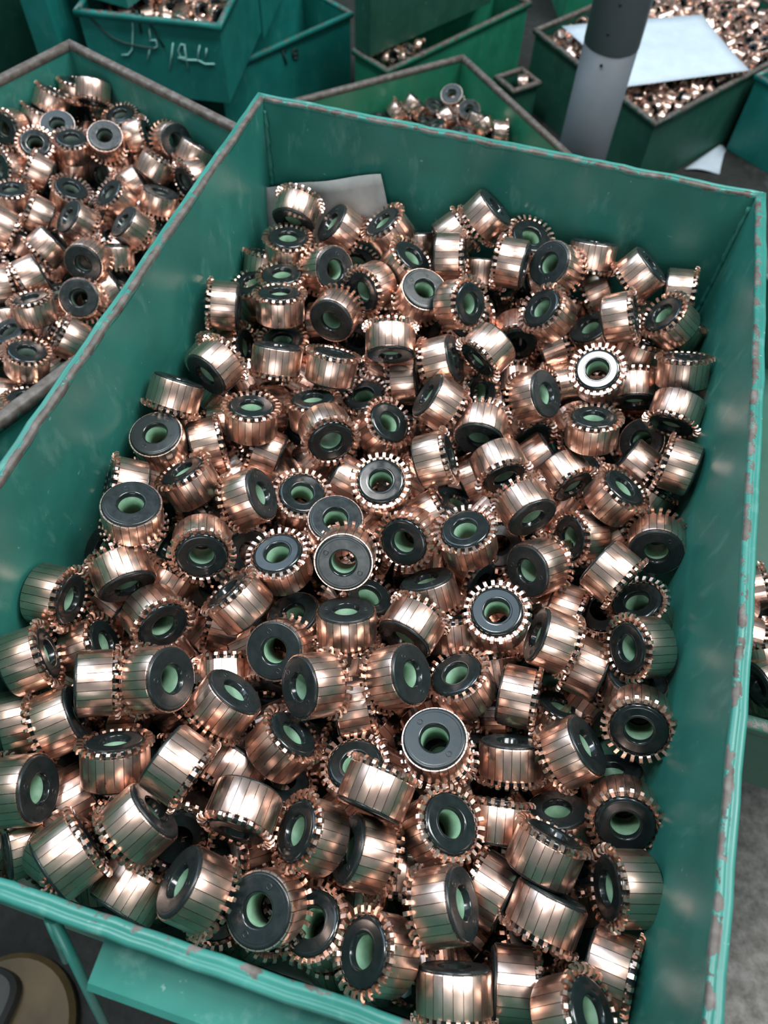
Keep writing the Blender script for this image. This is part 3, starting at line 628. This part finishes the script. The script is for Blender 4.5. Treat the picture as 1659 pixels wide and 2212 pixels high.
(0.2518,-0.3566,-0.0649,0.155,0.884,0.441,4.18,'copper commutator lying on its side, left of the last gear-like one by the right wall'),
(0.2561,-0.3775,-0.0691,-0.152,-0.939,-0.308,2.09,'copper commutator lying on its side, right of the olive-barred one in front'),
(0.2835,-0.3602,-0.0636,-0.948,-0.280,0.152,1.24,'copper commutator tilted, hook end, in front of the last gear-like one by the right wall'),
(0.2817,-0.3308,-0.0733,-0.054,-0.688,0.723,5.85,'copper commutator hook end up by the right wall, last gear-like face before the front'),
(0.2839,-0.3880,-0.0718,0.945,-0.119,0.303,1.53,'gleaming copper commutator lying low in the front right, near the right wall'),
(0.2333,-0.3453,-0.0870,-0.152,0.957,0.247,0.92,'half-buried copper commutator standing, hook end on top, right of the gear-like one in front'),
(0.2354,-0.3720,-0.0866,-0.950,0.287,-0.124,1.76,'half-buried gleaming copper bars behind the olive-barred one in front'),
(0.2610,-0.3373,-0.0978,0.329,-0.602,-0.727,2.13,'half-buried copper commutator tilted, smooth end, left of the last gear-like one by the right wall'),
(0.2807,-0.3154,-0.0932,0.358,-0.655,-0.665,1.41,'half-buried copper commutator tilted, smooth end, behind the last gear-like one by the right wall'),
(0.0558,-0.3885,-0.0934,-0.619,-0.776,0.121,3.37,'copper commutator lying on its side, behind the big one in the front left corner'),
(0.0445,-0.3937,-0.0667,-0.921,-0.295,-0.254,5.88,'copper commutator tilted, smooth end, just behind the big one in the front left corner'),
(0.0969,-0.3928,-0.0614,-0.527,-0.811,-0.254,0.79,'copper commutator tilted, smooth end, in front and left of the gleaming one lying in front'),
(0.0767,-0.4096,-0.0621,0.536,0.842,-0.060,2.61,'big copper commutator lying in the front left corner, bare bars toward the rim'),
(0.0988,-0.4133,-0.0826,0.190,0.982,-0.004,4.20,'copper commutator lying on its side, in front and left of the tipped-over one in front'),
(0.1274,-0.4070,-0.0640,0.784,-0.066,-0.617,5.56,'copper commutator tilted, smooth end, in front and left of the tipped-over one in front'),
(0.0457,-0.4082,-0.0933,0.684,0.619,-0.385,6.28,'dull olive copper commutator lying under the big one in the front left corner'),
(0.0240,-0.4103,-0.1148,-0.338,-0.887,-0.314,0.90,'copper commutator tilted, smooth end, left of the big one in the front left corner'),
(0.0454,-0.2583,-0.1049,-0.676,-0.095,0.731,3.37,'half-buried copper commutator tilted, hook end, just left of the hooked one left of mid-pile'),
(0.0526,-0.2825,-0.0885,0.238,0.913,0.332,5.53,'half-buried copper commutator lying on its side, in front and right of the slate oval-faced one'),
(0.1204,-0.2811,-0.0961,0.314,-0.110,-0.943,0.33,'half-buried copper commutator tilted, smooth end, just behind and right of the see-through slate one'),
(0.1972,-0.2636,-0.0961,-0.351,0.807,0.475,3.69,'half-buried copper commutator standing, hook end on top, in front and left of the gear-like one'),
(0.1694,-0.2087,-0.0838,0.711,0.563,0.421,1.09,'half-buried copper commutator lying on its side, behind and right of the level-faced one mid-pile'),
(0.1781,-0.1899,-0.1041,-0.249,-0.423,-0.871,4.82,'half-buried copper commutator tilted, smooth end, right of the one with copper in its bore'),
(0.1174,-0.1960,-0.0909,0.924,-0.071,-0.375,5.89,'half-buried copper commutator lying on its side, left of the one with copper in its bore'),
(0.1096,-0.0231,-0.0684,0.190,-0.550,-0.813,3.38,'half-buried copper commutator standing, smooth end on top, behind the upside-down one at the back'),
(0.1313,-0.0228,-0.0684,-0.729,-0.672,0.135,0.06,'copper commutator hook end tilted to the left wall, behind the upside-down one at the back'),
(0.2661,-0.1804,-0.1008,0.677,0.469,0.567,0.40,'half-buried copper commutator lying on its side, behind the brightest one lying near the right wall'),
(0.2809,-0.1525,-0.0968,0.312,0.641,0.701,2.61,'half-buried bright copper hooks near the right wall, above the level slate collar'),
(0.2482,-0.2349,-0.0956,0.971,-0.175,0.166,5.32,'half-buried copper commutator lying on its side, just right of the gear-like one'),
(0.2824,-0.2731,-0.0828,0.109,-0.479,-0.871,1.49,'half-buried blue-black disc of a copper commutator deep beside the right wall'),
(0.0205,-0.0610,-0.0771,-0.006,0.597,0.803,4.20,'copper commutator with bare bars hidden behind the hook ring nearest the left wall'),
(0.2176,-0.1453,-0.0950,-0.649,-0.544,-0.532,2.55,'half-buried copper commutator lying on its side, in front and left of the white-glaring one'),
(0.2818,-0.3955,-0.0839,-0.144,0.980,0.141,1.67,'half-buried copper commutator at the very front right, mostly under another'),
]
LEFT = [
(-0.2312,0.1352,-0.1147,0.096,0.374,0.922,4.42,'copper commutator standing highest in the far corner of the left crate'),
(-0.2074,0.1251,-0.1059,0.092,-0.698,-0.710,1.94,'left-crate commutator standing, hook end down, just in front of the highest one'),
(-0.2401,0.1113,-0.1118,0.305,0.579,0.756,2.34,'left-crate commutator lying on its side, just in front and left of the highest one'),
(-0.2467,0.0949,-0.1208,0.257,0.584,0.770,4.81,'left-crate commutator lying on its side, just behind the one with a white glint'),
(-0.2217,0.0863,-0.1202,-0.211,0.252,-0.945,3.11,'left-crate commutator tilted, smooth end, behind and right of the one with a white glint'),
(-0.2221,0.1353,-0.1384,-0.443,-0.845,0.299,4.92,'left-crate commutator tilted, hook end, just behind and left of the green-bored one'),
(-0.1808,0.1175,-0.1229,-0.048,-0.120,0.992,3.24,'left-crate commutator tilted, hook end, just behind and right of the green-bored one'),
(-0.1729,0.0773,-0.1145,-0.238,0.338,-0.911,1.00,'copper commutator with smooth black end and dim green bore in the left crate'),
(-0.1991,0.0676,-0.1184,0.126,0.032,0.991,2.79,'left-crate commutator tilted, hook end, just left of the green-bored one'),
(-0.2253,0.0572,-0.1190,0.321,-0.341,0.884,5.48,'copper commutator in left crate with a white glint inside its black hook face'),
(-0.2547,0.0684,-0.1137,0.033,-0.912,0.409,3.55,'left-crate commutator hook end up, behind and left of the one with a white glint'),
(-0.1573,0.1007,-0.1206,0.896,0.359,0.263,6.06,'left-crate commutator tilted, hook end, just left of the grey-faced one'),
(-0.1255,0.0966,-0.1149,-0.806,0.423,-0.415,0.01,'copper commutator with round grey face by the far rim of the left crate'),
(-0.1225,0.0604,-0.1157,0.377,0.664,0.646,2.14,'left-crate commutator lying on its side, just in front and left of the grey-faced one'),
(-0.0916,0.0602,-0.1180,-0.446,-0.887,0.118,4.83,'left-crate commutator tilted, hook end, just in front of the grey-faced one'),
(-0.2089,0.0298,-0.1195,-0.819,-0.188,0.542,4.31,'left-crate commutator lying on its side, in front of the one with a white glint'),
(-0.2074,0.0718,-0.1410,-0.007,0.575,0.818,3.52,'left-crate commutator standing, hook end on top, in front and left of the green-bored one'),
(-0.1774,0.0183,-0.1252,0.403,0.113,0.908,4.17,'left-crate commutator tilted, hook end, just left of the tilted blue-black one'),
(-0.1774,0.0726,-0.1411,0.348,0.855,-0.385,5.50,'left-crate commutator tilted, smooth end, just behind and left of the tilted blue-black one'),
(-0.1374,0.0206,-0.1204,-0.423,-0.278,0.863,4.29,'copper commutator in left crate, blue-black hook end tilted to the left'),
(-0.1084,0.0323,-0.1244,-0.179,-0.414,-0.892,3.44,'left-crate commutator standing, smooth end on top, just right of the tilted blue-black one'),
(-0.2150,-0.0001,-0.1238,0.037,0.164,0.986,3.53,'left-crate commutator at the left picture edge, flat oval black hook end upward'),
(-0.1485,-0.0171,-0.1172,0.501,0.354,-0.789,4.18,'left-crate commutator tilted, smooth end, second such in front and left of the tilted blue-black one'),
(-0.1071,-0.0115,-0.1163,0.549,0.247,-0.799,2.03,'left-crate commutator tilted, smooth end, just in front and right of the tilted blue-black one'),
(-0.1822,-0.0176,-0.1185,-0.762,-0.232,0.604,4.20,'left-crate commutator lying on its side, in front and right of the flat oval one'),
(-0.1559,-0.0498,-0.1172,-0.524,-0.766,-0.372,3.86,'left-crate commutator lying on its side, just behind and left of the big-collared one'),
(-0.1197,-0.0548,-0.1137,-0.173,0.923,-0.343,4.94,'copper commutator in left crate with big glossy black collar around a dark bore'),
(-0.1904,-0.0467,-0.1101,0.747,0.238,-0.621,3.02,'left-crate commutator lying, smooth end to the back left corner, behind the brassy tilted one'),
(-0.1934,-0.0331,-0.1377,-0.281,-0.735,-0.617,0.17,'left-crate commutator lying on its side, second such in front of the flat oval one'),
(-0.1484,-0.0832,-0.1142,-0.664,-0.736,-0.134,3.37,'left-crate commutator lying on its side, just behind the brassy tilted one'),
(-0.1119,-0.0835,-0.1234,-0.236,0.580,-0.780,5.39,'copper commutator with blue-grey smooth face beside the dividing wall, left crate'),
(-0.1294,-0.1109,-0.1133,-0.201,0.317,0.927,4.02,'brassy copper commutator standing tilted, hooked rim on top, in the left crate'),
(-0.1177,-0.1469,-0.1227,0.200,0.277,0.940,4.04,'copper commutator standing hook end up nearest the front rim of the left crate'),
(-0.1019,-0.1193,-0.1243,-0.769,-0.161,0.619,2.46,'left-crate commutator lying on its side, just in front of the blue-faced one'),
(-0.1225,-0.1041,-0.1402,-0.762,-0.171,0.625,2.24,'left-crate commutator lying on its side, in front and left of the blue-faced one'),
(-0.1052,-0.1743,-0.1334,-0.057,0.432,0.900,4.51,'left-crate commutator standing, hook end on top, in front of the hook-topped one nearest the bar'),
(-0.1319,-0.1658,-0.1451,0.792,0.417,-0.446,0.49,'left-crate commutator lying on its side, in front of the brassy tilted one'),
(-0.1171,-0.0341,-0.1526,-0.420,-0.469,-0.777,5.44,'left-crate commutator tilted, smooth end, just right of the big-collared one'),
(-0.1702,-0.0896,-0.1225,0.766,0.637,-0.090,5.50,'left-crate commutator lying on its side, just behind and left of the brassy tilted one'),
(-0.1658,-0.1058,-0.1386,0.319,-0.523,-0.791,6.04,'left-crate commutator standing, smooth end on top, in front and left of the brassy tilted one'),
(-0.1080,-0.0589,-0.1366,-0.673,-0.687,-0.273,0.85,'left-crate commutator lying on its side, just right of the blue-faced one'),
(-0.1775,0.0962,-0.1454,0.273,-0.354,-0.894,0.72,'left-crate commutator standing, smooth end on top, in front and right of the green-bored one'),
(-0.2596,0.0580,-0.1349,0.021,0.543,0.840,5.61,'left-crate commutator standing, hook end on top, left of the one with a white glint'),
(-0.2412,0.0354,-0.1286,-0.398,-0.730,0.556,2.52,'left-crate commutator tilted, hook end, just behind and left of the flat oval one'),
(-0.1009,0.0858,-0.1162,-0.332,-0.590,-0.736,1.70,'left-crate commutator lying on its side, just in front and right of the grey-faced one'),
(-0.1083,0.0140,-0.1405,-0.458,-0.301,-0.836,2.40,'left-crate commutator tilted, smooth end, second such in front and right of the tilted blue-black one'),
(-0.1568,0.0248,-0.1429,0.453,0.470,-0.758,4.14,'left-crate commutator tilted, smooth end, just in front and left of the tilted blue-black one'),
(-0.1396,0.0510,-0.1296,-0.695,-0.628,-0.349,1.01,'left-crate commutator lying on its side, just right of the tilted blue-black one'),
(-0.1651,-0.0179,-0.1417,0.334,0.913,-0.232,3.06,'left-crate commutator tilted, smooth end, just behind and left of the big-collared one'),
(-0.1161,-0.0301,-0.1301,0.152,-0.540,-0.827,4.15,'left-crate commutator standing, smooth end on top, just right of the big-collared one'),
(-0.1436,-0.1246,-0.1329,0.216,-0.006,-0.976,4.53,'left-crate commutator tilted, smooth end, behind and left of the hook-topped one nearest the bar'),
(-0.1370,-0.0762,-0.1389,0.104,-0.260,-0.960,0.08,'left-crate commutator standing, smooth end on top, just behind and left of the blue-faced one'),
]
REAR = [
(0.0223,0.5346,-0.2861,0.072,0.438,-0.896,5.09,'copper commutator standing as an open ring, tallest of the rear crate'),
(0.0491,0.5147,-0.2901,-0.047,0.399,-0.916,2.73,'copper commutator standing as an open ring nearest the right wall of the rear crate'),
(-0.0169,0.4898,-0.2796,-0.511,-0.438,-0.740,2.74,'copper commutator leaning long and reddish in the rear crate'),
(0.0253,0.4987,-0.2925,-0.770,-0.345,-0.536,3.53,'rear-crate commutator lying on its side, just in front of the tallest ring'),
(0.0330,0.5298,-0.3003,-0.355,-0.424,-0.833,1.76,'rear-crate commutator lying on its side, second such in front and right of the tallest ring'),
(0.0637,0.4975,-0.2879,-0.186,-0.434,-0.881,5.57,'rear-crate copper commutator lying low, just below the two open rings'),
(0.0975,0.4670,-0.2780,0.974,0.227,0.024,1.33,'copper commutator lying with a bright white end in the rear crate corner'),
(0.0022,0.5182,-0.2979,-0.378,0.093,-0.921,3.41,'rear-crate commutator tilted, smooth end, just in front and left of the tallest ring'),
(0.0789,0.4858,-0.3046,-0.042,-0.135,-0.990,1.06,'rear-crate commutator standing, smooth end on top, second such in front of the second ring'),
(-0.0358,0.4821,-0.2871,0.647,0.427,0.631,3.87,'rear-crate commutator lying on its side, just left of the long leaning one'),
(-0.0528,0.4656,-0.2960,0.058,-0.104,-0.993,5.66,'rear-crate commutator standing, smooth end on top, just left of the long leaning one'),
(-0.0008,0.4878,-0.3028,0.082,-0.105,-0.991,5.54,'standing, smooth end on top, between the long leaning one and the second ring'),
(0.0189,0.4693,-0.2927,0.383,-0.008,-0.924,0.85,'rear-crate copper commutator with dark end up, nearest the dividing rim'),
(0.0509,0.4694,-0.2956,-0.054,-0.138,-0.989,3.92,'rear-crate commutator standing, smooth end on top, in front and left of the second ring'),
(0.0244,0.5400,-0.2976,-0.870,-0.269,-0.413,5.61,'rear-crate commutator lying, smooth end to the right wall, just left of the second ring'),
(0.0732,0.4903,-0.2882,0.625,-0.248,-0.740,1.26,'rear-crate commutator lying on its side, just behind and left of the bright-ended one'),
(-0.0215,0.4944,-0.3069,0.940,0.160,-0.301,2.60,'rear-crate commutator lying on its side, just in front of the long leaning one'),
(0.0586,0.5055,-0.3180,-0.867,-0.269,-0.421,4.48,'rear-crate commutator lying on its side, just in front of the second ring'),
]
for row in MAIN: commutator(*row, 'commutators heaped in the large crate', 'main')
for row in LEFT: commutator(*row, 'commutators heaped in the left crate', 'left')
for row in REAR: commutator(*row, 'commutators in the rear crate', 'rear')
MIDL = ['copper commutator under the very dark crate, %s' % q for q in ('brightest, third from its left end', 'second from its left end', 'nearest the rim corner', 'right of the brightest one', 'below and right of the brightest one', 'at its right end', 'at its left end')]
CHL = ['copper commutator in the chalked crate, %s' % q for q in ('nearest its front corner', 'second from its front corner', 'third from its front corner', 'fourth from its front corner', 'fifth from its front corner', 'sixth from its front corner')]
# far crates: single small meshes
FAR0 = []
def far(x, y, z, n, spin, scale, label, group):
    if not FAR0:
        o = bpy.data.objects.new('commutator', LOW); FAR0.append(o)
    else: o = FAR0[0].copy()
    COL.objects.link(o); o.rotation_mode = 'QUATERNION'; o.location = (x, y, z+FZ); o.rotation_quaternion = frame_quat(n, spin); o.scale = (scale,)*3
    tag(o, label, 'commutator', group)
def rand_dir(flat=.6):
    v = RNG.normal(size=3); v[2] = abs(v[2])*flat; return v/np.linalg.norm(v)
def inside(p, poly, marg):
    n = len(poly)
    for i in range(n):
        a, b = Vector(poly[i]), Vector(poly[(i+1) % n]); d = (b-a).normalized()
        if (Vector(p)-a).dot(Vector((-d.y, d.x))) < marg: return False
    return True
HEAP = []                                            # (pos, dir, spin, scale) of everything past the first 300
def scatter(poly, z, step, marg, jz, scale, keep=lambda p: True):
    xs = [p[0] for p in poly]; ys = [p[1] for p in poly]; out = []
    yy = min(ys); row = 0
    while yy < max(ys):
        xx = min(xs)+(row % 2)*step/2
        while xx < max(xs):
            p = (xx+RNG.uniform(-.2, .2)*step, yy+RNG.uniform(-.2, .2)*step)
            if inside(p, poly, marg) and keep(p): out.append((np.array([p[0], p[1], z+RNG.uniform(-jz, jz)]), rand_dir(), RNG.uniform(0, 6.28), scale))
            xx += step
        yy += step*.87; row += 1
    return out
ur_front = scatter(ur_poly, -.388, .0205, .012, .004, .75)
ur_front.sort(key=lambda t: (t[0][0]-cam.location.x)**2+(t[0][1]-cam.location.y)**2)
N_UR = 30
for p, n, s, k in ur_front[:N_UR]: far(*p, n, s, k, 'small copper commutator in the far crate, below the white sheet toward the pole', 'small commutators in the far crate')
HEAP += ur_front[N_UR:]
HEAP += scatter(ur_poly, -.402, .021, .013, .003, .75)
ch = scatter(chalk_poly, -.268, .026, .016, .006, 1.0)
ch.sort(key=lambda t: (t[0][0]-cam.location.x)**2+(t[0][1]-cam.location.y)**2)
for (p, n, s, k), lab in zip(ch, CHL): far(*p, n, s, k, lab, 'commutators in the chalked crate')
HEAP += ch[6:]
for (p, n, s), lab in zip([((-0.1534, 0.7986, -0.387), (-0.866, -0.498, 0.036), 4.01), ((-0.133, 0.7839, -0.387), (0.939, 0.112, 0.326), 4.18), ((-0.1237, 0.8019, -0.387), (-0.025, 0.999, 0.047), 5.53), ((-0.1086, 0.8162, -0.387), (0.352, -0.027, 0.936), 5.93), ((-0.1093, 0.7968, -0.387), (0.878, 0.189, 0.44), 3.6), ((-0.0955, 0.8389, -0.387), (0.998, -0.069, 0.012), 2.78), ((-0.1615, 0.7824, -0.387), (-0.666, 0.515, 0.54), 2.99)], MIDL): far(*p, n, s, .8, lab, 'commutators in the green crate below the dark one')
for (p, n, s), lab in zip([((0.3677, -0.2071, -0.14), (-0.351, 0.882, 0.313), 3.01), ((0.3684, -0.2194, -0.14), (0.814, 0.578, 0.059), 3.98)], ('copper commutator peeping past the right rim, upper of the two outside it', 'copper commutator peeping past the right rim, lower of the two outside it')): far(*p, n, s, 1.0, lab, 'commutators in the hidden right-hand crate')
for p, n, s in [((0.0771, 0.8726, -0.432), (0.971, 0.177, 0.161), 1.0)]: far(*p, n, s, 1.0, 'lone copper commutator in the low dark crate beside the pole', 'commutators in the low dark crate')
# the buried mass under the visible pieces
def under(poly, rows, zs, layers, marg=.012):
    P = np.array([r[:3] for r in rows])
    for dz in layers:
        for c in scatter(poly, 0, .0255, marg, .002, 1.0):
            d2 = np.sum((P[:, :2]-c[0][:2])**2, 1); near = np.argsort(d2)[:4]
            c[0][2] += float(np.mean(P[near, 2]))-dz
            if np.min(np.sum((P-c[0])**2, 1)) < .0200**2: continue
            HEAP.append(c)
under(MAINPOLY, MAIN, 0, (.027, .046, .062))
HEAP += scatter([(.335, -.24), (.59, -.24), (.59, -.12), (.335, -.12)], -.155, .026, .016, .004, 1.0)
under(left_poly, LEFT, 0, (.022,))
for zz, sh in ((-.1045, 0), (-.082, .012)):         # a row lying along the foot of the front side
    for xx in np.arange(.030+sh, .28, .0245):
        c = np.array([xx+RNG.uniform(-.001, .001), -ML+.0175, zz])
        if min(np.sum((np.array(r[:3])-c)**2) for r in MAIN) > .019**2: HEAP.append((c, rand_dir(.9), RNG.uniform(0, 6.28), 1.0))
under(rear_poly, REAR, 0, (.020,), .03)
def heap():
    n = len(LOW.vertices); V = np.empty(n*3); LOW.vertices.foreach_get('co', V); V = V.reshape(-1, 3)
    F = [tuple(p.vertices) for p in LOW.polygons]; MI = [p.material_index for p in LOW.polygons]
    vs, fs, mi = [], [], []
    for i, (p, d, s, k) in enumerate(HEAP):
        M = np.array(frame_quat(d, s).to_matrix()); vs.append((V*k) @ M.T + p + np.array([0, 0, FZ]))
        fs += [tuple(q+i*n for q in f) for f in F]; mi += MI
    me = bpy.data.meshes.new('commutator_heap'); me.from_pydata(np.concatenate(vs).tolist(), [], fs)
    me.polygons.foreach_set('material_index', mi); me.materials.append(COPPER); me.materials.append(RESIN); me.update()
    o = bpy.data.objects.new('commutator_heap', me); COL.objects.link(o); o['kind'] = 'stuff'
    tag(o, 'mass of copper commutators buried under the visible ones in the crates', 'commutators')
heap()
